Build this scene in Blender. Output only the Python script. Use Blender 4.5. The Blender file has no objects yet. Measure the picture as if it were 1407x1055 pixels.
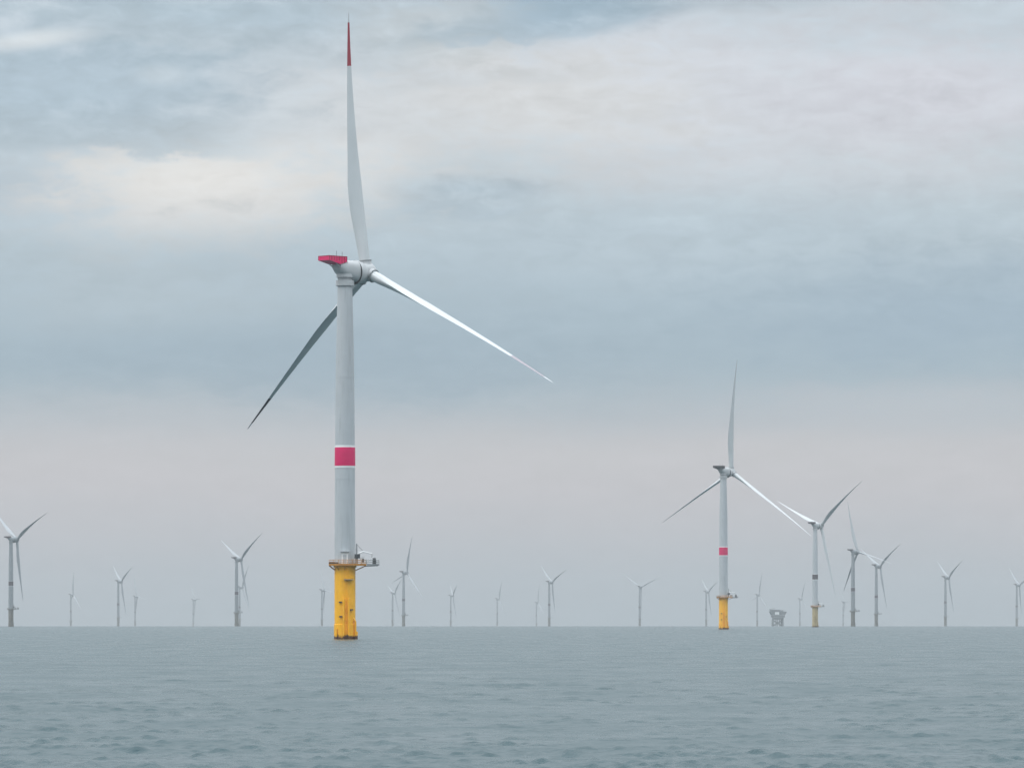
import bpy, math, random
import numpy as np
from mathutils import Matrix, Vector

S = bpy.context.scene
COL = S.collection
R = math.radians
EYE = 5.26            # camera height over the water
RE2 = 1.48e7          # twice the effective earth radius (with refraction)
F = 6875.0            # focal length in photo pixels (1407 wide)
CX, Y0 = 703.5, 851.8 # photo pixel of the level direction

# ------------------------------------------------------------------ camera
cam = bpy.data.cameras.new('camera')
cam.sensor_width = 36.0
cam.lens = F / 1407 * 36.0
cam.shift_y = (Y0 - 527.5) / 1407
cam.clip_start = 1.0
cam.clip_end = 60000.0
camo = bpy.data.objects.new('camera', cam)
camo.location = (0, 0, EYE)
camo.rotation_euler = (R(90), 0, 0)
COL.objects.link(camo)
S.camera = camo

# ------------------------------------------------------------------ colour helpers
def lin(c):
    return c / 12.92 if c <= 0.04045 else ((c + 0.055) / 1.055) ** 2.4
def rgb(r, g, b):
    return (lin(r / 255), lin(g / 255), lin(b / 255), 1.0)

# ------------------------------------------------------------------ world: overcast sky over a Nishita sky
SUN_EL, SUN_AZ = 48.0, -105.0      # degrees; azimuth from +Y towards +X
W = bpy.data.worlds.new('World')
S.world = W
W.use_nodes = True
nt = W.node_tree
nt.nodes.clear()
LK = nt.links
def nd(t, **k):
    n = nt.nodes.new(t)
    for a, b in k.items():
        setattr(n, a, b)
    return n
def put(sock, v):
    if isinstance(v, (int, float)):
        sock.default_value = v
    elif isinstance(v, tuple):
        sock.default_value = v
    else:
        LK.new(v, sock)
def M(op, a, b=None, c=None, clamp=False):
    n = nd('ShaderNodeMath', operation=op, use_clamp=clamp)
    put(n.inputs[0], a)
    if b is not None: put(n.inputs[1], b)
    if c is not None: put(n.inputs[2], c)
    return n.outputs[0]
def sstep(x, lo, hi):
    n = nd('ShaderNodeMapRange', interpolation_type='SMOOTHSTEP')
    put(n.inputs['Value'], x)
    n.inputs['From Min'].default_value = lo; n.inputs['From Max'].default_value = hi
    n.inputs['To Min'].default_value = 0; n.inputs['To Max'].default_value = 1
    return n.outputs['Result']
def vec(x, y, z=0.0):
    n = nd('ShaderNodeCombineXYZ')
    put(n.inputs[0], x); put(n.inputs[1], y); put(n.inputs[2], z)
    return n.outputs[0]
def noise(v, scale, detail=4, rough=0.55, dist=0.0):
    n = nd('ShaderNodeTexNoise')
    LK.new(v, n.inputs['Vector'])
    n.inputs['Scale'].default_value = scale; n.inputs['Detail'].default_value = detail
    n.inputs['Roughness'].default_value = rough; n.inputs['Distortion'].default_value = dist
    return n.outputs['Fac']
def mix(f, a, b):
    n = nd('ShaderNodeMix', data_type='RGBA')
    put(n.inputs[0], f); put(n.inputs[6], a); put(n.inputs[7], b)
    return n.outputs[2]

tc = nd('ShaderNodeTexCoord')
sp = nd('ShaderNodeSeparateXYZ')
LK.new(tc.outputs['Generated'], sp.inputs[0])
az = M('ARCTAN2', sp.outputs[0], sp.outputs[1])
el = M('ARCSINE', sp.outputs[2])
U = M('MULTIPLY_ADD', az, F / 1000, CX / 1000)          # azimuth, 1 unit = 8.3 degrees
V = M('MULTIPLY_ADD', el, -F / 1000, Y0 / 1000)         # falls with elevation
n1 = M('SUBTRACT', noise(vec(U, M('MULTIPLY', V, 2.2), 3.0), 2.4, 5, .55), .5)
n2 = M('SUBTRACT', noise(vec(U, M('MULTIPLY', V, 2.6), 9.0), 6.5, 5, .6), .5)
n3 = M('SUBTRACT', noise(vec(M('MULTIPLY', U, .55), M('MULTIPLY', V, 3.4), 17.0), 5.0, 6, .6), .5)
n4 = M('SUBTRACT', noise(vec(U, M('MULTIPLY', V, 2.4), 31.0), 17.0, 6, .62, .4), .5)
Vw = M('ADD', V, M('ADD', M('MULTIPLY', n1, .07), M('MULTIPLY', n3, .035)))
# layered cloud deck, colour by elevation
ramp = nd('ShaderNodeValToRGB')
ramp.color_ramp.interpolation = 'B_SPLINE'
stops = [(-0.60, (214, 220, 225)), (-0.15, (196, 204, 211)), (0.02, (183, 196, 205)), (0.10, (186, 195, 203)), (0.20, (187, 197, 203)),
         (0.30, (178, 191, 199)), (0.40, (165, 182, 193)), (0.48, (158, 176, 188)), (0.53, (162, 178, 188)), (0.59, (183, 187, 192)),
         (0.64, (193, 191, 194)), (0.70, (190, 189, 193)), (0.78, (178, 183, 189)), (0.86, (166, 179, 187))]
lo, hi = -0.60, 0.90
cr = ramp.color_ramp.elements
for i, (p, c) in enumerate(stops):
    q = (p - lo) / (hi - lo)
    e = cr[i] if i < 2 else cr.new(q)
    e.position = q; e.color = rgb(*c)
LK.new(M('DIVIDE', M('SUBTRACT', Vw, lo), hi - lo, clamp=True), ramp.inputs[0])
colr = ramp.outputs[0]
def blob(col, cx, cy, rx, ry, amt, c, soft=.9, shear=0.0, wob=1.0):
    """A bank of cloud at one place in the sky, its edge broken up by noise."""
    du = M('SUBTRACT', U, cx / 1000)
    dv = M('SUBTRACT', V, cy / 1000)
    if shear:
        dv = M('ADD', dv, M('MULTIPLY', du, shear))
    a = M('DIVIDE', du, rx / 1000); b = M('DIVIDE', dv, ry / 1000)
    d = M('SQRT', M('ADD', M('MULTIPLY', a, a), M('MULTIPLY', b, b)))
    d = M('ADD', d, M('ADD', M('MULTIPLY', n1, 1.7 * wob), M('ADD', M('MULTIPLY', n2, 1.7 * wob), M('MULTIPLY', n4, 1.6 * wob))))
    m = M('SUBTRACT', 1.0, sstep(d, 1.0 - soft, 1.0 + soft * .6))
    return mix(M('MULTIPLY', m, amt), col, rgb(*c))
def front(col, cy, slope, w, cx, rx, amt, c, above=True):
    """A bank with one crisp lower edge that fades upwards."""
    du = M('SUBTRACT', U, cx / 1000)
    edge = M('ADD', M('ADD', cy / 1000, M('MULTIPLY', du, slope)), M('ADD', M('MULTIPLY', n2, .09), M('MULTIPLY', n4, .05)))
    dd = M('SUBTRACT', edge, V)                      # positive above the edge
    m = M('MULTIPLY', sstep(dd, -.006, .012), M('SUBTRACT', 1.0, sstep(dd, w * .3 / 1000, w / 1000)))
    a = M('ABSOLUTE', M('DIVIDE', du, rx / 1000))
    m = M('MULTIPLY', m, M('SUBTRACT', 1.0, sstep(M('ADD', a, M('MULTIPLY', n1, .8)), .4, 1.0)))
    return mix(M('MULTIPLY', m, amt), col, rgb(*c))
colr = blob(colr, 1000, 130, 560, 130, .8, (201, 204, 210))
colr = blob(colr, 560, 160, 330, 120, .75, (204, 207, 209))
colr = blob(colr, 1290, 120, 240, 60, .7, (203, 204, 212))
colr = blob(colr, 60, 130, 330, 95, .8, (168, 187, 200))
colr = blob(colr, 330, 30, 300, 50, .7, (163, 182, 194))
colr = blob(colr, 740, 8, 230, 52, .95, (152, 173, 188), soft=.6, shear=.12, wob=.6)
colr = blob(colr, 60, 262, 190, 50, .7, (163, 180, 193))
colr = blob(colr, 330, 265, 330, 66, .95, (214, 214, 213), soft=.9)
colr = blob(colr, 250, 245, 180, 30, .6, (222, 220, 216))
colr = blob(colr, 640, 262, 130, 24, .7, (166, 182, 193), soft=.7)
colr = blob(colr, 950, 330, 500, 60, .5, (176, 191, 201))
colr = blob(colr, 120, 400, 330, 60, .55, (176, 189, 197))
colr = blob(colr, 1330, 430, 330, 75, .6, (155, 174, 189))
colr = blob(colr, 420, 500, 420, 46, .6, (154, 172, 185))
colr = blob(colr, 1290, 555, 300, 30, .6, (184, 189, 195))
colr = blob(colr, 1150, 640, 420, 36, .35, (189, 189, 192))
colr = blob(colr, 600, 45, 120, 45, .6, (203, 206, 206))
colr = blob(colr, 760, 150, 170, 70, .6, (208, 209, 209))
colr = blob(colr, 700, 625, 900, 32, .35, (192, 192, 194))
colr = front(colr, 214, .03, 75, 120, 260, .65, (168, 182, 191))
colr = front(colr, 84, .10, 60, 330, 330, .5, (176, 188, 196))
colr = front(colr, 128, -.04, 40, 640, 200, .35, (186, 192, 196))
colr = front(colr, 18, .02, 40, 1150, 320, .45, (178, 188, 195))
colr = front(colr, 292, -.02, 46, 640, 150, .55, (163, 178, 189))
colr = front(colr, 48, -.13, 60, 760, 260, .6, (156, 175, 188))
colr = blob(colr, 45, 62, 80, 13, .95, (203, 210, 214), soft=.8, shear=.12, wob=.5)
colr = blob(colr, 225, 108, 34, 13, .7, (190, 202, 210), wob=.4)
colr = blob(colr, 1010, 6, 120, 16, .6, (172, 184, 193), wob=.5)
# fine wisps everywhere
high = M('SUBTRACT', 1.0, sstep(V, .26, .50))           # the cloud breaks up away from the horizon
fw = M('MULTIPLY', M('ADD', M('MULTIPLY', n4, .34), M('ADD', M('MULTIPLY', n2, .20), M('MULTIPLY', n3, .16))), M('MULTIPLY_ADD', high, .75, .25))
hs = nd('ShaderNodeHueSaturation')
LK.new(colr, hs.inputs['Color'])
LK.new(M('ADD', 1.0, fw), hs.inputs['Value'])
hs.inputs['Saturation'].default_value = .88
bc = nd('ShaderNodeBrightContrast')
LK.new(hs.outputs[0], bc.inputs['Color'])
bc.inputs['Contrast'].default_value = .15
bc.inputs['Bright'].default_value = -.005
colr = bc.outputs[0]
# an overcast sky is brighter overhead
zen = nd('ShaderNodeMix', data_type='RGBA', blend_type='MULTIPLY')
zen.inputs[0].default_value = 1
LK.new(colr, zen.inputs[6])
gain = M('ADD', 1.0, M('MULTIPLY', sstep(el, .14, 1.1), 2.1))
LK.new(gain, zen.inputs[7])
sky = nd('ShaderNodeTexSky', sky_type='NISHITA')
sky.sun_disc = False
sky.sun_elevation = R(SUN_EL)
sky.sun_rotation = R(SUN_AZ)
bg1 = nd('ShaderNodeBackground'); LK.new(sky.outputs[0], bg1.inputs[0]); bg1.inputs[1].default_value = 0.1
bg2 = nd('ShaderNodeBackground'); LK.new(zen.outputs[2], bg2.inputs[0]); bg2.inputs[1].default_value = 0.99
ms = nd('ShaderNodeMixShader'); ms.inputs[0].default_value = .97
LK.new(bg1.outputs[0], ms.inputs[1]); LK.new(bg2.outputs[0], ms.inputs[2])
wo = nd('ShaderNodeOutputWorld'); LK.new(ms.outputs[0], wo.inputs[0])

# ------------------------------------------------------------------ sun behind the overcast
sl = bpy.data.lights.new('sun', 'SUN')
sl.energy = .8
sl.angle = R(14)
sl.color = (1.0, .95, .88)
so = bpy.data.objects.new('sun', sl)
a_, e_ = R(SUN_AZ), R(SUN_EL)
sd = Vector((math.sin(a_) * math.cos(e_), math.cos(a_) * math.cos(e_), math.sin(e_)))
so.rotation_euler = sd.to_track_quat('Z', 'Y').to_euler()
so.location = (0, 0, 300)
COL.objects.link(so)

S.view_settings.view_transform = 'Standard'
S.view_settings.look = 'None'
S.view_settings.exposure = 0.17
S.view_settings.gamma = 1.0
S.cycles.volume_bounces = 1
S.cycles.max_bounces = 6
S.cycles.use_denoising = True

# ------------------------------------------------------------------ materials
def mat(name, col, rough=.5, var=.06, scale=.6, metal=0.0, streak=None):
    """Painted surface: small tonal variation and, if asked, vertical weather streaks."""
    m = bpy.data.materials.new(name)
    m.use_nodes = True
    t = m.node_tree; b = t.nodes['Principled BSDF']
    b.inputs['Roughness'].default_value = rough
    b.inputs['Metallic'].default_value = metal
    tcn = t.nodes.new('ShaderNodeTexCoord')
    nz = t.nodes.new('ShaderNodeTexNoise'); nz.inputs['Scale'].default_value = scale; nz.inputs['Detail'].default_value = 6
    t.links.new(tcn.outputs['Object'], nz.inputs['Vector'])
    mr = t.nodes.new('ShaderNodeMapRange')
    mr.inputs['From Min'].default_value = .3; mr.inputs['From Max'].default_value = .7
    mr.inputs['To Min'].default_value = 1 - var; mr.inputs['To Max'].default_value = 1 + var
    t.links.new(nz.outputs['Fac'], mr.inputs['Value'])
    hv = t.nodes.new('ShaderNodeHueSaturation'); hv.inputs['Color'].default_value = (*col, 1)
    t.links.new(mr.outputs[0], hv.inputs['Value'])
    out = hv.outputs[0]
    if streak:
        mp = t.nodes.new('ShaderNodeMapping'); mp.inputs['Scale'].default_value = (1.6, 1.6, .12)
        t.links.new(tcn.outputs['Object'], mp.inputs['Vector'])
        n2_ = t.nodes.new('ShaderNodeTexNoise'); n2_.inputs['Scale'].default_value = 1.0; n2_.inputs['Detail'].default_value = 5
        t.links.new(mp.outputs[0], n2_.inputs['Vector'])
        r2 = t.nodes.new('ShaderNodeMapRange'); r2.inputs['From Min'].default_value = .52; r2.inputs['From Max'].default_value = .75
        r2.inputs['To Max'].default_value = streak[1]
        t.links.new(n2_.outputs['Fac'], r2.inputs['Value'])
        mx = t.nodes.new('ShaderNodeMix'); mx.data_type = 'RGBA'
        t.links.new(r2.outputs[0], mx.inputs[0]); t.links.new(out, mx.inputs[6]); mx.inputs[7].default_value = (*streak[0], 1)
        out = mx.outputs[2]
    t.links.new(out, b.inputs['Base Color'])
    return m
PAINT = mat('light_grey_paint', (.46, .49, .51), .38, .04, .25, streak=((.27, .30, .30), .35))
BLADE = mat('blade_gelcoat', (.52, .55, .56), .30, .03, .2)
NAC = mat('nacelle_shell', (.44, .46, .47), .42, .05, .5)
RED = mat('signal_red', (.70, .008, .120), .45, .05, .5)
DKRED = mat('tip_red', (.28, .016, .035), .45, .05, .5)
PALEBAND = mat('pale_tip_band', (.34, .30, .33), .5, .05, .5)  # paler and greyer than the tip red of the upright blade
WHITE = mat('white_paint', (.78, .79, .79), .45, .03, .5)
ORANGE = mat('platform_orange', (.46, .20, .035), .6, .15, 1.5)
STEEL = mat('galvanised_steel', (.28, .30, .31), .5, .12, 1.2, .3)
DARK = mat('dark_machinery', (.05, .055, .06), .55, .1, 1.0)
GROWTH = mat('marine_growth', (.045, .022, .012), .9, .4, 2.0)
SUBG = mat('substation_grey', (.22, .25, .26), .55, .15, .15)
SUBD = mat('substation_dark', (.15, .17, .18), .6, .15, .2)

YEL = mat('foundation_yellow', (.95, .47, .003), .42, .07, .5, streak=((.62, .27, .01), .3))
YEL_MID = mat('distance_paled_yellow', (.44, .35, .18), .6, .07, .5)  # the yellow with the paling of distance put into its colour
BLADE_FAR = mat('distance_dulled_blade', (.34, .37, .39), .5, .03, .2)  # blade colour dulled to imitate distance, not wear
YEL_FAR = mat('distance_greyed_yellow', (.17, .17, .15), .6, .1, .5)  # far bases: yellow greyed by painted-in distance fade
BAND_FAR_SHADE = mat('far_and_shaded_red', (.07, .06, .07), .6, .1, .5)  # red with distance fade painted in; also shade on the near lowered tip
PAINT_FAR = mat('distance_dulled_paint', (.24, .27, .29), .6, .1, .3)  # tower grey darkened and dulled in its colour for distance
def tide(m):       # brown growth with a ragged edge above the waterline
    t = m.node_tree; b = t.nodes['Principled BSDF']
    src = b.inputs['Base Color'].links[0].from_socket
    tcn = t.nodes.new('ShaderNodeTexCoord'); s = t.nodes.new('ShaderNodeSeparateXYZ')
    t.links.new(tcn.outputs['Object'], s.inputs[0])
    nz = t.nodes.new('ShaderNodeTexNoise'); nz.inputs['Scale'].default_value = .8; nz.inputs['Detail'].default_value = 5
    t.links.new(tcn.outputs['Object'], nz.inputs['Vector'])
    ma = t.nodes.new('ShaderNodeMath'); ma.operation = 'MULTIPLY_ADD'
    t.links.new(nz.outputs['Fac'], ma.inputs[0]); ma.inputs[1].default_value = -2.5
    t.links.new(s.outputs[2], ma.inputs[2])
    mr = t.nodes.new('ShaderNodeMapRange'); mr.inputs['From Min'].default_value = -.6; mr.inputs['From Max'].default_value = -.1
    mr.inputs['To Min'].default_value = 1; mr.inputs['To Max'].default_value = 0
    t.links.new(ma.outputs[0], mr.inputs['Value'])
    mx = t.nodes.new('ShaderNodeMix'); mx.data_type = 'RGBA'
    t.links.new(mr.outputs[0], mx.inputs[0]); t.links.new(src, mx.inputs[6]); mx.inputs[7].default_value = (.08, .03, .01, 1)
    t.links.new(mx.outputs[2], b.inputs['Base Color'])
tide(YEL)
tide(YEL_MID)

# ------------------------------------------------------------------ water
SEA = bpy.data.materials.new('sea_water'); SEA.use_nodes = True
t = SEA.node_tree; b = t.nodes['Principled BSDF']
b.inputs['Base Color'].default_value = (.014, .050, .060, 1)
b.inputs['Roughness'].default_value = .22
b.inputs['IOR'].default_value = 1.333
b.inputs['Specular IOR Level'].default_value = .42
g = t.nodes.new('ShaderNodeNewGeometry')
mp = t.nodes.new('ShaderNodeMapping'); mp.inputs['Scale'].default_value = (1, 1.0, 1)
t.links.new(g.outputs['Position'], mp.inputs['Vector'])
w1 = t.nodes.new('ShaderNodeTexNoise'); w1.inputs['Scale'].default_value = 2.6; w1.inputs['Detail'].default_value = 4
w2 = t.nodes.new('ShaderNodeTexNoise'); w2.inputs['Scale'].default_value = .45; w2.inputs['Detail'].default_value = 4
t.links.new(mp.outputs[0], w1.inputs['Vector']); t.links.new(mp.outputs[0], w2.inputs['Vector'])
bp1 = t.nodes.new('ShaderNodeBump'); bp1.inputs['Strength'].default_value = 1.0; bp1.inputs['Distance'].default_value = .075
bp2 = t.nodes.new('ShaderNodeBump'); bp2.inputs['Strength'].default_value = 1.0; bp2.inputs['Distance'].default_value = .12
t.links.new(w1.outputs['Fac'], bp1.inputs['Height']); t.links.new(w2.outputs['Fac'], bp2.inputs['Height'])
# gust patches: rougher and smoother water
pn = t.nodes.new('ShaderNodeTexNoise'); pn.inputs['Scale'].default_value = .07; pn.inputs['Detail'].default_value = 7; pn.inputs['Roughness'].default_value = .68
pm = t.nodes.new('ShaderNodeMapping'); pm.inputs['Scale'].default_value = (1.5, .55, 1)
t.links.new(g.outputs['Position'], pm.inputs['Vector']); t.links.new(pm.outputs[0], pn.inputs['Vector'])
pr_ = t.nodes.new('ShaderNodeMapRange'); pr_.inputs['From Min'].default_value = .36; pr_.inputs['From Max'].default_value = .64
pr_.inputs['To Min'].default_value = .22; pr_.inputs['To Max'].default_value = .34
t.links.new(pn.outputs['Fac'], pr_.inputs['Value']); t.links.new(pr_.outputs[0], b.inputs['Roughness'])
ps_ = t.nodes.new('ShaderNodeMapRange'); ps_.inputs['From Min'].default_value = .36; ps_.inputs['From Max'].default_value = .64
ps_.inputs['To Min'].default_value = .10; ps_.inputs['To Max'].default_value = .22
t.links.new(pn.outputs['Fac'], ps_.inputs['Value']); t.links.new(ps_.outputs[0], bp2.inputs['Distance'])
t.links.new(bp2.outputs[0], bp1.inputs['Normal']); t.links.new(bp1.outputs[0], b.inputs['Normal'])

def build_sea():
    rs = np.random.RandomState(7)
    # rows: centre -> 150 m coarse, then fine, then past the horizon
    rad = [0.0] + list(np.geomspace(1.5, 140, 50))
    r = 140.0
    while r < 9600:
        r += .17 * (r / 178) ** 1.32
        rad.append(r)
    rad += list(np.geomspace(9800, 22000, 40))
    rad = np.array(rad)
    half = R(8.6)
    fine = np.arange(-half, half, .00062)
    coarse = np.linspace(half, 2 * math.pi - half, 90, endpoint=False)
    azs = np.concatenate([fine, coarse])
    dth = np.concatenate([np.full(len(fine), .00062), np.full(len(coarse), (2 * math.pi - 2 * half) / 90)])
    nr, na = len(rad), len(azs)
    dr = np.gradient(rad)
    X = (rad[:, None] * np.sin(azs)[None, :]).astype(np.float32)
    Y = (rad[:, None] * np.cos(azs)[None, :]).astype(np.float32)
    sp_r = dr[:, None]
    sp_a = rad[:, None] * dth[None, :]
    space = np.maximum(sp_r, sp_a).astype(np.float32)
    Z = np.zeros_like(X)
    # wind sea: sum of short directional waves, filtered where the grid is too coarse
    N = 78
    lam = np.geomspace(.48, 16, N)
    wind = R(62)                       # towards which the waves run, from +X
    for l in lam:
        for rep in range(1):
            th = wind + rs.normal(0, .55)
            k = 2 * math.pi / l
            amp = .0084 * l ** .22 * (1 if l < 1.9 else (1.9 / l) ** .95) * rs.uniform(.6, 1.4)
            fade = np.clip((l / space - 2.6) / 2.5, 0, 1)
            rows = np.where(fade.max(axis=1) > 0)[0]
            if len(rows) == 0: continue
            r0, r1 = rows[0], rows[-1] + 1
            ph = k * (math.cos(th) * X[r0:r1] + math.sin(th) * Y[r0:r1]) + rs.uniform(0, 6.28)
            s_ = np.sin(ph)
            far = 1 + 1.3 * np.clip((rad[r0:r1, None] - 330) / 600, 0, 1) * (l > 2.5)
            Z[r0:r1] += amp * far * fade[r0:r1] * (s_ + .22 * np.cos(2 * ph) * -1)
    # gusts: the chop is stronger in patches
    P = np.zeros_like(X)
    for l in (37, 61, 90, 150, 240):
        th = rs.uniform(0, 6.28)
        P += np.sin(2 * math.pi / l * (math.cos(th) * X + math.sin(th) * Y) + rs.uniform(0, 6.28))
    G = np.zeros_like(X)                 # short wave groups, so steep little crests are scattered
    for l in (3.1, 4.3, 5.2, 6.9, 8.3, 11.0):
        th = rs.uniform(0, 6.28)
        G += np.sin(2 * math.pi / l * (math.cos(th) * X + math.sin(th) * Y) + rs.uniform(0, 6.28))
    Z *= (.62 + .10 * np.clip(G + 1.2, 0, 2.9) ** 1.5) * (1 + .10 * P)
    sg = Z.std(axis=1, keepdims=True) + 1e-4
    Z *= (1 + .22 * np.clip(Z / sg - .8, 0, 2.4))     # peaked crests, flat troughs
    Z -= (X.astype(np.float64) ** 2 + Y.astype(np.float64) ** 2).astype(np.float32) / RE2
    co = np.stack([X, Y, Z], -1).reshape(-1, 3)
    i = np.arange(nr - 1)[:, None]; j = np.arange(na)[None, :]
    j2 = (j + 1) % na
    q = np.stack(np.broadcast_arrays(i * na + j, i * na + j2, (i + 1) * na + j2, (i + 1) * na + j), -1)
    q = q[1:].reshape(-1, 4)
    tri = np.stack([np.zeros(na, int), (na + np.arange(na)), na + (np.arange(na) + 1) % na], -1)[:, ::-1]
    tri = tri[:, ::-1]
    me = bpy.data.meshes.new('sea')
    me.vertices.add(len(co)); me.vertices.foreach_set('co', co.ravel().astype(np.float32))
    nq = len(q); ntri = len(tri)
    me.loops.add(nq * 4 + ntri * 3)
    q = q[:, ::-1]; tri = tri[:, ::-1]
    me.loops.foreach_set('vertex_index', np.concatenate([q.ravel(), tri.ravel()]).astype(np.int32))
    me.polygons.add(nq + ntri)
    me.polygons.foreach_set('loop_start', np.concatenate([np.arange(nq) * 4, nq * 4 + np.arange(ntri) * 3]).astype(np.int32))
    me.update(calc_edges=True)
    me.polygons.foreach_set('use_smooth', np.ones(nq + ntri, bool))
    me.materials.append(SEA)
    o = bpy.data.objects.new('sea', me)
    o['kind'] = 'structure'
    COL.objects.link(o)
    up = me.polygons[nq // 2].normal.z
    if up < 0: me.flip_normals()
build_sea()

# ------------------------------------------------------------------ haze
def box_mesh(name, x0, x1, y0, y1, z0, z1):
    me = bpy.data.meshes.new(name)
    v = [(x, y, z) for z in (z0, z1) for y in (y0, y1) for x in (x0, x1)]
    f = [(0, 2, 3, 1), (4, 5, 7, 6), (0, 1, 5, 4), (2, 6, 7, 3), (0, 4, 6, 2), (1, 3, 7, 5)]
    me.from_pydata(v, [], f); me.update()
    return me
HM = bpy.data.materials.new('haze'); HM.use_nodes = True
ht = HM.node_tree; ht.nodes.clear()
pv = ht.nodes.new('ShaderNodeVolumePrincipled')
pv.inputs['Color'].default_value = (.62, .635, .65, 1)
pv.inputs['Density'].default_value = 5.0e-5
pv.inputs['Anisotropy'].default_value = 0.2
ho = ht.nodes.new('ShaderNodeOutputMaterial'); ht.links.new(pv.outputs[0], ho.inputs['Volume'])
hz = bpy.data.objects.new('haze', box_mesh('haze', -22200, 22200, -22200, 22200, -35, 190))
hz.data.materials.append(HM); hz['kind'] = 'stuff'
COL.objects.link(hz)

# ------------------------------------------------------------------ mesh builder
class MB:
    def __init__(s): s.v = []; s.f = []; s.m = []; s.mats = []
    def mi(s, m):
        if m not in s.mats: s.mats.append(m)
        return s.mats.index(m)
    def add(s, vs, fs, m):
        o = len(s.v); s.v += [tuple(p) for p in vs]; k = s.mi(m)
        for f in fs: s.f.append(tuple(i + o for i in f)); s.m.append(k)
    def box(s, x0, x1, y0, y1, z0, z1, m):
        v = [(x, y, z) for z in (z0, z1) for y in (y0, y1) for x in (x0, x1)]
        s.add(v, [(0, 2, 3, 1), (4, 5, 7, 6), (0, 1, 5, 4), (2, 6, 7, 3), (0, 4, 6, 2), (1, 3, 7, 5)], m)
    def tube(s, a, b, r, m, n=10, r2=None):
        a = Vector(a); b = Vector(b); d = (b - a).normalized()
        u = d.orthogonal().normalized(); w = d.cross(u)
        r2 = r if r2 is None else r2
        v = [a + (u * math.cos(6.28318 * i / n) + w * math.sin(6.28318 * i / n)) * r for i in range(n)]
        v += [b + (u * math.cos(6.28318 * i / n) + w * math.sin(6.28318 * i / n)) * r2 for i in range(n)]
        f = [(i, (i + 1) % n, n + (i + 1) % n, n + i) for i in range(n)]
        f += [tuple(range(n))[::-1], tuple(range(n, 2 * n))]
        s.add(v, f, m)
    def lathe(s, prof, m, n=32, axis='z', c=(0, 0, 0), close=True):
        """prof: list of (t along axis, radius[, material])."""
        v = []
        for p in prof:
            for i in range(n):
                a = 2 * math.pi * i / n; r = p[1]
                if axis == 'z': v.append((c[0] + r * math.cos(a), c[1] + r * math.sin(a), c[2] + p[0]))
                else: v.append((c[0] + p[0], c[1] + r * math.cos(a), c[2] + r * math.sin(a)))
        o = len(s.v); s.v += v
        for k in range(len(prof) - 1):
            mm = s.mi(prof[k][2] if len(prof[k]) > 2 else m)
            for i in range(n):
                s.f.append((o + k * n + i, o + k * n + (i + 1) % n, o + (k + 1) * n + (i + 1) % n, o + (k + 1) * n + i)); s.m.append(mm)
        if close:
            s.f.append(tuple(o + i for i in range(n))[::-1]); s.m.append(s.mi(m))
            q = o + (len(prof) - 1) * n
            s.f.append(tuple(q + i for i in range(n))); s.m.append(s.mi(m))
    def build(s, name, parent=None, smooth=True):
        me = bpy.data.meshes.new(name)
        me.from_pydata(s.v, [], s.f)
        for m in s.mats: me.materials.append(m)
        me.polygons.foreach_set('material_index', s.m)
        me.update()
        import bmesh
        bm = bmesh.new(); bm.from_mesh(me)
        bmesh.ops.recalc_face_normals(bm, faces=bm.faces)
        if smooth:
            for f in bm.faces: f.smooth = True
            for e in bm.edges:
                if len(e.link_faces) == 2 and e.calc_face_angle(0) > R(34): e.smooth = False
        bm.to_mesh(me); bm.free()
        o = bpy.data.objects.new(name, me)
        COL.objects.link(o)
        if parent: o.parent = parent
        return o

# ------------------------------------------------------------------ turbine parts
HUB_Z, HUB_X, TILT = 105.0, 8.3, R(5)
ROT = 74.0
TOWER_TOP = 100.6

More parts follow.
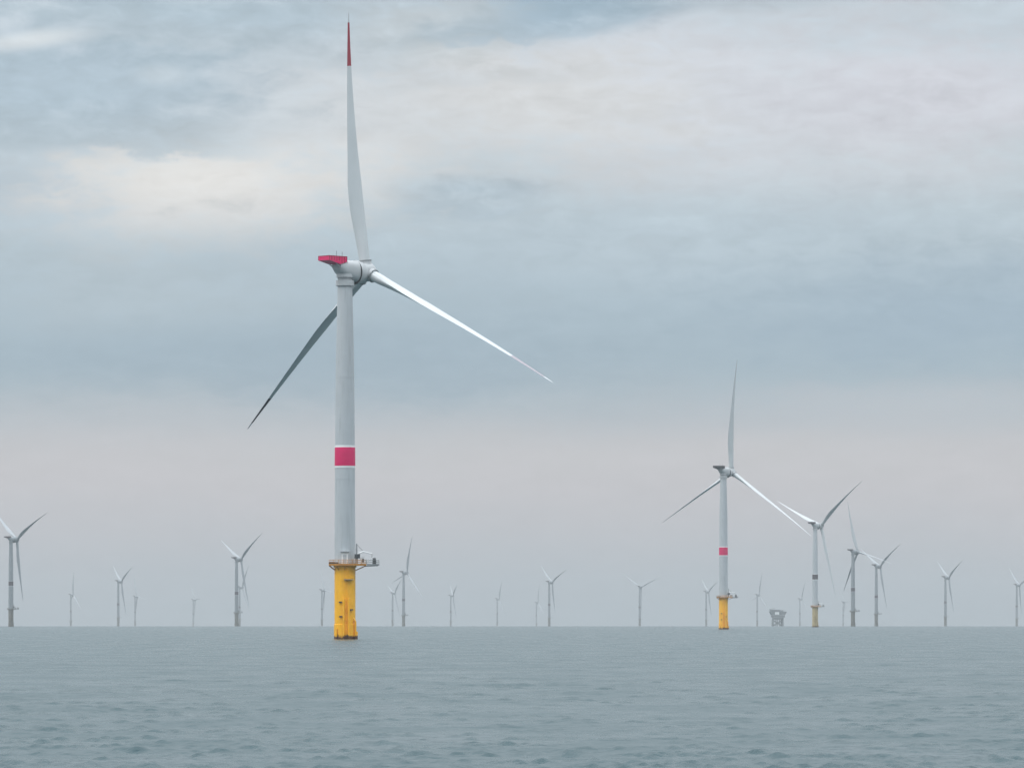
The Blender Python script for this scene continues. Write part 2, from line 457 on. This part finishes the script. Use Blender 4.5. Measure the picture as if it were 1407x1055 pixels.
def blade_mesh(phi, pitch, band=None, seg=34, n=18):
    """One blade along +Z at phi=0; x = upwind, -y = clockwise.  The blade sags under its weight."""
    rr = [1.9, 3, 4.5, 6.5, 9, 12, 15, 18, 21, 25, 29, 33, 37, 41, 45, 49, 53, 56, 58.6, 58.62, 60, 63, 66, 69, 70.9, 70.92, 72, 73.2, 73.8, 74]
    ch = np.interp(rr, [1.9, 4.5, 9, 14, 19, 25, 33, 41, 49, 57, 65, 71, 73.2, 73.8, 74], [3.1, 3.1, 3.6, 4.3, 4.7, 4.75, 3.8, 3.0, 2.3, 1.65, 1.05, .68, .42, .25, .06])
    th = np.interp(rr, [1.9, 5, 9, 14, 20, 30, 45, 74], [1, .98, .72, .48, .34, .25, .19, .16])
    tw = np.interp(rr, [1.9, 9, 18, 30, 50, 74], [16, 14, 9, 4, 1, -1])
    ax = np.interp(rr, [1.9, 9, 19], [.5, .42, .32])
    vs = []; fs = []; mi = []
    sag = 3.0 + 2.0 * math.sin(phi)
    for r, c, t_, w, a0 in zip(rr, ch, th, tw, ax):
        q = r / ROT
        offx = r * math.sin(R(1.8)) + 3.0 * q ** 2
        offt = sag * q ** 2.1
        be = R(pitch + w)
        le = Vector((math.cos(be), -math.sin(be), 0))         # chord, towards leading edge
        no = Vector((math.sin(be), math.cos(be), 0))          # thickness direction
        circ = min(1, max(0, (t_ - .34) / .64))
        for i in range(n):
            a = 2 * math.pi * i / n
            x = .5 * (1 + math.cos(a))                        # 1 = leading edge
            s_ = math.sin(a)
            y_c = .5 * s_
            xx = 1 - x
            y_f = 2.6 * (.2969 * math.sqrt(max(xx, 0)) - .126 * xx - .3516 * xx ** 2 + .2843 * xx ** 3 - .1036 * xx ** 4) * (1 if s_ >= 0 else -1) * (1.92)
            y = y_c * circ + y_f * (1 - circ)
            p = le * ((x - (1 - a0)) * c) + no * (y * t_ * c)
            vs.append((p.x + offx, p.y - offt, r * 1.013))
    k = len(rr)
    for j in range(k - 1):
        m = 1 if (band and 58.61 < rr[j] < 70.91) else 0
        for i in range(n):
            fs.append((j * n + i, j * n + (i + 1) % n, (j + 1) * n + (i + 1) % n, (j + 1) * n + i)); mi.append(m)
    fs.append(tuple(range(n))); mi.append(0)
    fs.append(tuple(range((k - 1) * n, k * n))[::-1]); mi.append(0)
    mb = MB(); mb.v = vs; mb.f = fs; mb.m = mi; mb.mats = [BLADE_FAR if TONE == 2 else BLADE] + ([band] if band else [])
    return mb

def nacelle_mb():
    mb = MB()
    # yaw bearing rings and neck
    mb.lathe([(100.6, 2.15), (100.65, 2.62), (102.2, 2.62), (102.25, 2.1, STEEL), (103.0, 2.1), (103.05, 2.45), (104.0, 2.45), (104.05, 2.2), (104.4, 2.2)], NAC, 32)
    # rounded body along x, drooping tail (ring of super-ellipses)
    rings = [(-3.6, 106.6, 1.1, .7), (-3.3, 106.3, 1.9, 1.25), (-2.4, 105.9, 2.25, 1.9), (-1.2, 105.5, 2.4, 2.4), (.4, 105.2, 2.6, 2.75), (2.0, 105.0, 2.85, 2.95), (3.3, 104.95, 3.05, 3.1), (3.4, 104.95, 3.05, 3.1)]
    n = 28; v = []
    for x, cz, ry, rz in rings:
        for i in range(n):
            a = 2 * math.pi * i / n; ca, sa = math.cos(a), math.sin(a)
            e = .78
            v.append((x, ry * abs(ca) ** e * (1 if ca > 0 else -1), cz + rz * abs(sa) ** e * (1 if sa > 0 else -1)))
    f = [(k * n + i, k * n + (i + 1) % n, (k + 1) * n + (i + 1) % n, (k + 1) * n + i) for k in range(len(rings) - 1) for i in range(n)]
    f += [tuple(range(n)), tuple(range((len(rings) - 1) * n, len(rings) * n))[::-1]]
    mb.add(v, f, NAC)
    return mb
def generator_mb():
    mb = MB()
    mb.lathe([(3.2, 2.9, DARK), (3.55, 2.9, DARK), (3.56, 3.5), (4.25, 3.55), (4.3, 3.3), (5.0, 3.25), (6.0, 3.0), (6.9, 2.5), (7.0, 1.5)], NAC, 40, axis='x', c=(0, 0, 104.65))
    return mb
def hoist_mb():
    mb = MB()
    # sloped tub: floor deeper towards the tower, solid mesh sides
    x0, x1, w = -8.2, -1.3, 2.25
    z_t, zl, zr = 108.8, 107.55, 106.6
    v = [(x0, -w, z_t), (x0, w, z_t), (x1, w, z_t), (x1, -w, z_t), (x0, -w, zl), (x0, w, zl), (x1 - 2.5, w, zr), (x1 - 2.5, -w, zr), (x1, w, zr + .7), (x1, -w, zr + .7)]
    f = [(4, 7, 6, 5), (7, 9, 8, 6), (0, 4, 5, 1), (2, 8, 9, 3), (1, 5, 6, 8, 2), (0, 3, 9, 7, 4)]
    mb.add(v, f, RED)
    # rim and floor inside
    mb.box(x0 + .1, x1 - .1, -w + .1, w - .1, 107.85, 107.95, DARK)
    for y in (-w, w):
        mb.tube((x0, y, z_t), (x1, y, z_t), .09, DKRED, 8)
        for i in range(8):
            x = x0 + (x1 - x0) * i / 7
            mb.tube((x, y * 1.02, zl + .02 if i < 5 else zr + .3), (x, y * 1.02, z_t + .05), .07, DKRED, 6)
    mb.tube((x0, -w, z_t), (x0, w, z_t), .09, DKRED, 8)
    for y in (-1.7, 1.7):
        mb.tube((x0 + 2.6, y, zl - .2), (-2.0, y * .7, 104.9), .16, NAC, 8)
    mb.tube((x1 - .9, 1.2, 108.9), (x1 - .9, 1.2, 110.6), .06, DARK, 6)
    mb.tube((x1 - .9, -1.2, 108.9), (x1 - .9, -1.2, 110.2), .06, DARK, 6)
    return mb
def hub_mb():
    """Centred on the rotor centre; x along the shaft."""
    mb = MB()
    mb.lathe([(-2.3, 2.0), (-2.0, 2.55), (-1.0, 2.75), (.6, 2.75), (1.5, 2.5), (2.3, 1.95), (2.9, 1.15), (3.2, .35), (3.22, .05)], NAC, 32, axis='x')
    for k in range(3):
        a = R(120 * k)
        d = Vector((.02, -math.sin(a), math.cos(a)))
        mb.tube(d * 1.6, d * 3.1, 1.95, NAC, 24, 1.8)
        mb.tube(d * 3.1, d * 3.35, 1.98, STEEL, 24)
    return mb
def tower_mb():
    mb = MB()
    pr = [(21.6, 3.12), (21.9, 3.12), (21.92, 2.98)]
    zz = [30, 40, 46, 58, 66, 74, 82, 90, 97, TOWER_TOP]
    ra = np.interp(zz, [22, 50, 78, TOWER_TOP], [2.98, 2.86, 2.64, 2.08])
    pr += list(zip(zz, ra))
    mb.lathe(pr, PAINT, 48)
    for z in (45.5, 74.5):       # section flanges
        r = float(np.interp(z, [22, 50, 78, TOWER_TOP], [2.98, 2.86, 2.64, 2.08]))
        mb.lathe([(z, r), (z + .02, r + .05), (z + .22, r + .05), (z + .24, r)], PAINT, 48, close=False)
    return mb
def band_mb():
    mb = MB(); r = 2.9
    mb.lathe([(48.75, r + .01), (48.75, r + .05, WHITE), (49.3, r + .05, WHITE), (49.35, r + .06, RED), (54.6, r + .03, RED), (54.62, r + .0, WHITE), (55.2, r - .02, WHITE), (55.2, r - .06)], RED, 48, close=False)  # white rims paint in a bright halo round the red, no real stripes
    return mb
def foundation_mb():
    mb = MB()
    mb.lathe([(-6, 3.15), (4.2, 3.15), (4.3, 3.0), (20.4, 3.0), (20.45, 3.3), (21.05, 3.3)], YEL, 48)
    return mb
def boat_landing_mb():
    mb = MB()
    y = -3.9
    for x in (-.35, 1.15):
        mb.tube((x, y, -2), (x, y, 11.5), .24, YEL, 10)
        for z in (1.6, 5.2, 8.6, 11.2):
            mb.tube((x, y, z), (x * 1.2, -2.8, z + .3), .16, YEL, 8)
    for k in range(36):
        mb.tube((.15, y + .35, -1 + k * .55), (.7, y + .35, -1 + k * .55), .035, YEL, 6)
    for x in (.15, .7):
        mb.tube((x, y + .35, -1.5), (x, y + .35, 21.3), .06, YEL, 6)
    mb.tube((3.0, -1.9, -3), (3.0, -1.9, 5.0), .28, YEL, 10)      # cable tube
    mb.tube((3.0, -1.9, 5.0), (2.3, -1.6, 6.0), .28, YEL, 10)
    mb.tube((-2.4, -2.4, -3), (-2.4, -2.4, 3.0), .2, YEL, 10)
    mb.tube((3.35, -1.2, -2), (3.35, -1.2, 2.2), .3, YEL, 10)
    for x, z in ((-1.3, 10.4), (-1.2, 6.3), (1.9, 8.2)):        # anode and clamp brackets
        mb.box(x - .45, x + .45, -3.2, -2.5, z, z + .35, DARK)
    return mb
def rest_platform_mb():
    mb = MB()
    mb.box(-.3, 2.4, -4.3, -2.3, 16.9, 17.05, STEEL)
    for x in (-.3, .6, 1.5, 2.4):
        mb.tube((x, -4.3, 17.0), (x, -4.3, 18.1), .05, YEL, 6)
    for z in (17.6, 18.1):
        mb.tube((-.3, -4.3, z), (2.4, -4.3, z), .045, YEL, 6)
    return mb
def deck_mb():
    mb = MB()
    # octagonal deck with a lobe to the right
    def slab(pts, z0, z1, m):
        n = len(pts)
        v = [(x, y, z0) for x, y in pts] + [(x, y, z1) for x, y in pts]
        f = [(i, (i + 1) % n, n + (i + 1) % n, n + i) for i in range(n)] + [tuple(range(n))[::-1], tuple(range(n, 2 * n))]
        mb.add(v, f, m)
    o = [(5.0 * math.cos(R(22.5 + 45 * k)), 5.0 * math.sin(R(22.5 + 45 * k))) for k in range(8)]
    pts = [(6.1, -3.2), (6.1, 3.2), (3.5, 4.6)] + o[2:6] + [(3.5, -4.6)]
    slab(pts, 20.95, 21.5, ORANGE)
    slab([(6.2, -2.6), (9.8, -2.2), (9.8, 2.2), (6.2, 2.6)], 21.1, 21.42, STEEL)
    for y in (-2.3, 0, 2.3):
        mb.tube((3.0, y * .7, 19.6), (6.0, y, 20.95), .12, ORANGE, 8)
        mb.tube((5.6, y, 20.8), (9.5, y * .9, 21.0), .12, STEEL, 8)
    for a in range(6):
        an = R(100 + 34 * a)
        mb.tube((3.0 * math.cos(an), 3.0 * math.sin(an), 19.7), (4.6 * math.cos(an), 4.6 * math.sin(an), 20.9), .12, ORANGE, 8)
    return mb
def railing_mb():
    mb = MB()
    o = [(4.9 * math.cos(R(22.5 + 45 * k)), 4.9 * math.sin(R(22.5 + 45 * k))) for k in range(8)]
    pts = [(9.7, -2.1), (9.7, 2.1), (6.1, 2.6), (6.0, 3.1), (3.4, 4.5)] + o[2:6] + [(3.4, -4.5), (6.0, -3.1), (6.1, -2.6)]
    n = len(pts)
    for i in range(n):
        a = Vector(pts[i]); b_ = Vector(pts[(i + 1) % n])
        left = (a.x + b_.x) / 2 < -1.5
        m = ORANGE if (a.x + b_.x) / 2 < 5.5 else STEEL
        for z in (22.0, 22.55):
            mb.tube((a.x, a.y, z), (b_.x, b_.y, z), .06, m, 6)
        k = max(1, int((b_ - a).length / 1.3))
        for j in range(k):
            p = a.lerp(b_, j / k)
            mb.tube((p.x, p.y, 21.4), (p.x, p.y, 22.6), .055, m, 6)
        if left:        # kick boards and mesh on the sheltered side
            mb.tube((a.x, a.y, 21.72), (b_.x, b_.y, 21.72), .16, DARK, 6)
    return mb
def crane_mb():
    mb = MB()
    mb.tube((3.3, -3.4, 21.4), (3.3, -3.4, 23.6), .42, STEEL, 12)
    mb.tube((3.3, -3.4, 23.6), (3.3, -3.4, 27.2), .28, STEEL, 12, .2)
    mb.box(2.7, 4.3, -4.1, -2.8, 23.0, 24.2, DARK)
    mb.tube((3.4, -3.4, 24.2), (5.2, -3.4, 24.9), .2, WHITE, 10)
    mb.tube((5.2, -3.4, 24.9), (7.7, -3.4, 24.3), .16, WHITE, 10)
    mb.tube((3.3, -3.4, 27.0), (5.2, -3.4, 24.95), .05, DARK, 6)
    mb.tube((7.7, -3.4, 24.3), (7.7, -3.4, 23.2), .05, DARK, 6)
    return mb
def door_mb():
    mb = MB()
    mb.box(-1.0, .9, -3.22, -2.6, 21.52, 24.9, WHITE)
    mb.box(-.55, .45, -3.26, -3.2, 21.6, 24.0, PAINT)
    mb.box(-1.3, 1.2, -3.9, -2.6, 24.9, 25.02, PAINT)
    return mb
def cabinet_mb():
    mb = MB()
    mb.box(4.4, 5.6, -2.8, -1.2, 21.52, 23.3, WHITE)
    mb.box(4.9, 5.4, -2.86, -2.8, 21.8, 22.9, DARK)
    return mb
def locker_mb():
    mb = MB()
    mb.box(5.8, 6.9, -1.2, .6, 21.52, 22.7, WHITE)
    mb.tube((6.6, -1.0, 22.6), (8.3, -1.0, 23.5), .07, WHITE, 6)
    return mb
def winch_mb():
    mb = MB()
    mb.box(7.8, 8.9, -2.0, -.6, 21.45, 22.4, DARK)
    mb.tube((7.9, -1.3, 22.7), (8.8, -1.3, 22.7), .5, DARK, 12)
    mb.box(9.0, 9.5, -1.9, -.4, 21.45, 22.9, WHITE)
    return mb

# shared meshes
SH = {}
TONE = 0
def swaps():  # mid and far tones swap in paints with distance fade in the colour
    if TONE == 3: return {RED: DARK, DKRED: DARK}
    if TONE == 1: return {YEL: YEL_MID, RED: BAND_FAR_SHADE, DKRED: BAND_FAR_SHADE}
    if TONE == 2: return {YEL: YEL_FAR, RED: BAND_FAR_SHADE, DKRED: BAND_FAR_SHADE, ORANGE: YEL_FAR, PAINT: PAINT_FAR, NAC: PAINT_FAR, WHITE: PAINT}
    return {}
def part(key, fn, name, parent, smooth=True):
    key = (key, TONE)
    if key in SH:
        o = bpy.data.objects.new(name, SH[key]); COL.objects.link(o); o.parent = parent
        return o
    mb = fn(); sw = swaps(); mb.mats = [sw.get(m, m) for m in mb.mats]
    o = mb.build(name, parent, smooth); SH[key] = o.data
    return o

GROUP = 'offshore wind turbines standing in the sea'
def place(hx_tower, y_hub):
    """Distance at which a 105 m hub shows at photo row y_hub."""
    k = (Y0 - y_hub) / F
    # k*D = HUB - EYE - D^2/RE2
    D = (-k + math.sqrt(k * k + 4 * (HUB_Z - EYE) / RE2)) * RE2 / 2
    u = (hx_tower - CX) / F
    return D, u
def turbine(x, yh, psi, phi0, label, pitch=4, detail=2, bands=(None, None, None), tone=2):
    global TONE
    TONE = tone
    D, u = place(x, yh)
    root = bpy.data.objects.new('wind_turbine', None)
    COL.objects.link(root)
    root.location = (u * D, D, -(u * u + 1) * D * D / RE2)
    root.rotation_euler = (0, 0, -math.atan(u))
    root.empty_display_size = 5
    root['label'] = label; root['category'] = 'wind turbine'; root['group'] = GROUP
    part('foundation', foundation_mb, 'foundation', root)
    if detail >= 1:
        part('boat_landing', boat_landing_mb, 'boat_landing', root)
    tw = part('tower', tower_mb, 'tower', root)
    part('band', band_mb, 'marker_band', tw)
    if detail >= 2:
        part('rest_platform', rest_platform_mb, 'rest_platform', root, False)
        part('door', door_mb, 'door', tw, False)
    dk = part('deck', deck_mb, 'platform', root, False)
    if detail >= 1:
        part('railing', railing_mb, 'railing', dk)
        part('crane', crane_mb, 'crane', dk)
        part('cabinet', cabinet_mb, 'cabinet', dk, False)
        part('locker', locker_mb, 'locker', dk, False)
        part('winch', winch_mb, 'winch', dk, False)
    al = R(90 - psi)
    na = part('nacelle', nacelle_mb, 'nacelle', root)
    na.rotation_euler = (0, 0, al)
    part('generator', generator_mb, 'generator', na)
    if tone == 0 and detail < 2: TONE = 3
    part('hoist', hoist_mb, 'hoist_platform', na, False)
    TONE = tone
    hb = part('hub', hub_mb, 'hub', root)
    Rz = Matrix.Rotation(al, 4, 'Z')
    hb.matrix_basis = Rz @ Matrix.Translation((HUB_X, 0, HUB_Z)) @ Matrix.Rotation(-TILT, 4, 'Y') @ Matrix.Rotation(R(phi0), 4, 'X')
    for k in range(3):
        ph = R(phi0 + 120 * k)
        bl = blade_mesh(ph, pitch, bands[k]).build('blade', hb)
        bl.matrix_basis = Matrix.Rotation(R(120 * k), 4, 'X')
    return root

T = turbine
T(474, 372, 47, -6.7, 'nearest and tallest wind turbine, grey tower on a bright yellow base', detail=2, bands=(DKRED, PALEBAND, BAND_FAR_SHADE), tone=0)  # lower left tip band: shade of that blade put into its colour
T(994, 648, 39, 2.4, 'second largest wind turbine, orange yellow base, small red band and one blade straight up', detail=1, tone=0)
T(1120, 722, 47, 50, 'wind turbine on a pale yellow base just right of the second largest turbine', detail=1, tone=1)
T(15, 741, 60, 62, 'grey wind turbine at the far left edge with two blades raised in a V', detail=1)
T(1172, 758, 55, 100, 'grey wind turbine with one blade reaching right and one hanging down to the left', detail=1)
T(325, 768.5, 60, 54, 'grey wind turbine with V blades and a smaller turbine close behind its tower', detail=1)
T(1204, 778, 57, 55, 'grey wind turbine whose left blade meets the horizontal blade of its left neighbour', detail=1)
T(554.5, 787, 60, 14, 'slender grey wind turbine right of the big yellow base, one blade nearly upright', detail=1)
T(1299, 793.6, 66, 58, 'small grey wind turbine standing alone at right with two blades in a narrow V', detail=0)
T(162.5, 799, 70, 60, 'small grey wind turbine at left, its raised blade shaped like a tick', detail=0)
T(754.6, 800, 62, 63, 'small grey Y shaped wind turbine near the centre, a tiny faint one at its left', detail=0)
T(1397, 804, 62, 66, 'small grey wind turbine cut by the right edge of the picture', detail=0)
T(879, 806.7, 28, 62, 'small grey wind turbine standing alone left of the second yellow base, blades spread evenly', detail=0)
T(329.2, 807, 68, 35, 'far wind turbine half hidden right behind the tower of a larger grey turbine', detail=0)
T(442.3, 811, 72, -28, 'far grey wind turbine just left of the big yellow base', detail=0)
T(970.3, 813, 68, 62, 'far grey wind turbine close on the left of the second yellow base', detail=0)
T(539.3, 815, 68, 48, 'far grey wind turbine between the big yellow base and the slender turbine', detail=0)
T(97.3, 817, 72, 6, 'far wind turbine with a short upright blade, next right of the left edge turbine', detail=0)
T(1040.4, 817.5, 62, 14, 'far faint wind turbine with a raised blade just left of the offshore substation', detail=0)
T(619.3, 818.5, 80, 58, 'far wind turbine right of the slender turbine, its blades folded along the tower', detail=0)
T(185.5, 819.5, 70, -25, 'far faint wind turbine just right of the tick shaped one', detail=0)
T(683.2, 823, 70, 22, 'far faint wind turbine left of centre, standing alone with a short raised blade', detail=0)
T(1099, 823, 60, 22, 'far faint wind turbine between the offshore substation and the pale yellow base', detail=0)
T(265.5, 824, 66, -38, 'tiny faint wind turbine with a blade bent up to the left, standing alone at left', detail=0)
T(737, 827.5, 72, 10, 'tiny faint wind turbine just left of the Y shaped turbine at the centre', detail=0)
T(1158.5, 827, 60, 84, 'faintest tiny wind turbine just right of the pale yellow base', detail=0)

# ------------------------------------------------------------------ offshore substation
def substation():
    D = 9700.0; u = (1068.5 - CX) / F
    root = bpy.data.objects.new('offshore_substation', None); COL.objects.link(root)
    root.location = (u * D, D, -D * D / RE2); root.rotation_euler = (0, 0, -math.atan(u) + R(6))
    root['label'] = 'squat dark grey offshore substation on legs at the horizon, right of the second yellow base'
    root['category'] = 'substation'
    mb = MB()
    for x in (-9, 9):
        for y in (-9, 9):
            mb.tube((x * 1.1, y * 1.1, -8), (x, y, 13.5), 1.5, SUBG, 12)
    for y in (-9, 9):
        mb.tube((-9.8, y, 0), (9.2, y, 12), .7, SUBG, 8); mb.tube((9.8, y, 0), (-9.2, y, 12), .7, SUBG, 8)
    for x in (-9, 9):
        mb.tube((x, -9.8, 0), (x, 9.2, 12), .7, SUBG, 8); mb.tube((x, 9.8, 0), (x, -9.2, 12), .7, SUBG, 8)
    for x in (-4, -1, 3, 6): mb.tube((x, -7, -8), (x, -7, 13), .8, SUBG, 8)
    mb.build('jacket_leg_frame', root)
    mb = MB()
    mb.box(-9.5, 10.5, -11, 11, 13, 16.5, SUBD)
    mb.box(-12, 12.5, -12, 12, 17, 21.5, SUBD)
    for x in np.linspace(-11, 11.5, 8): mb.tube((x, -11.6, 16.4), (x, -11.6, 17.1), .4, SUBD, 6)
    v = [(-12.5, 22.0), (13.5, 22.0), (16.3, 27), (16.3, 28.4), (-15.5, 28.4), (-15.0, 26)]
    n = len(v); vs = [(x, -12.3, z) for x, z in v] + [(x, 12.3, z) for x, z in v]
    mb.add(vs, [(i, (i + 1) % n, n + (i + 1) % n, n + i) for i in range(n)] + [tuple(range(n))[::-1], tuple(range(n, 2 * n))], SUBD)
    mb.box(-14.5, 4, -11, 11, 28.45, 32.0, SUBD)
    mb.box(4.3, 10, -9, 9, 28.45, 30.5, SUBG)
    mb.build('topside', root, False)
    mb = MB(); mb.box(-6.5, 1.5, -13.6, -12.35, 22.5, 27.5, WHITE); mb.build('transformer_bay', root, False)
    mb = MB(); mb.tube((-15.5, -8, 28), (-15.8, -8, 33.5), .5, SUBD, 8); mb.tube((-15.8, -8, 33), (-6, -8, 34.5), .35, SUBD, 8); mb.build('crane', root)
    mb = MB(); mb.lathe([(30.6, 3), (30.7, 7), (31.1, 7), (31.2, 6.8)], SUBG, 24, c=(9, 0, 0)); mb.build('helideck', root)
substation()
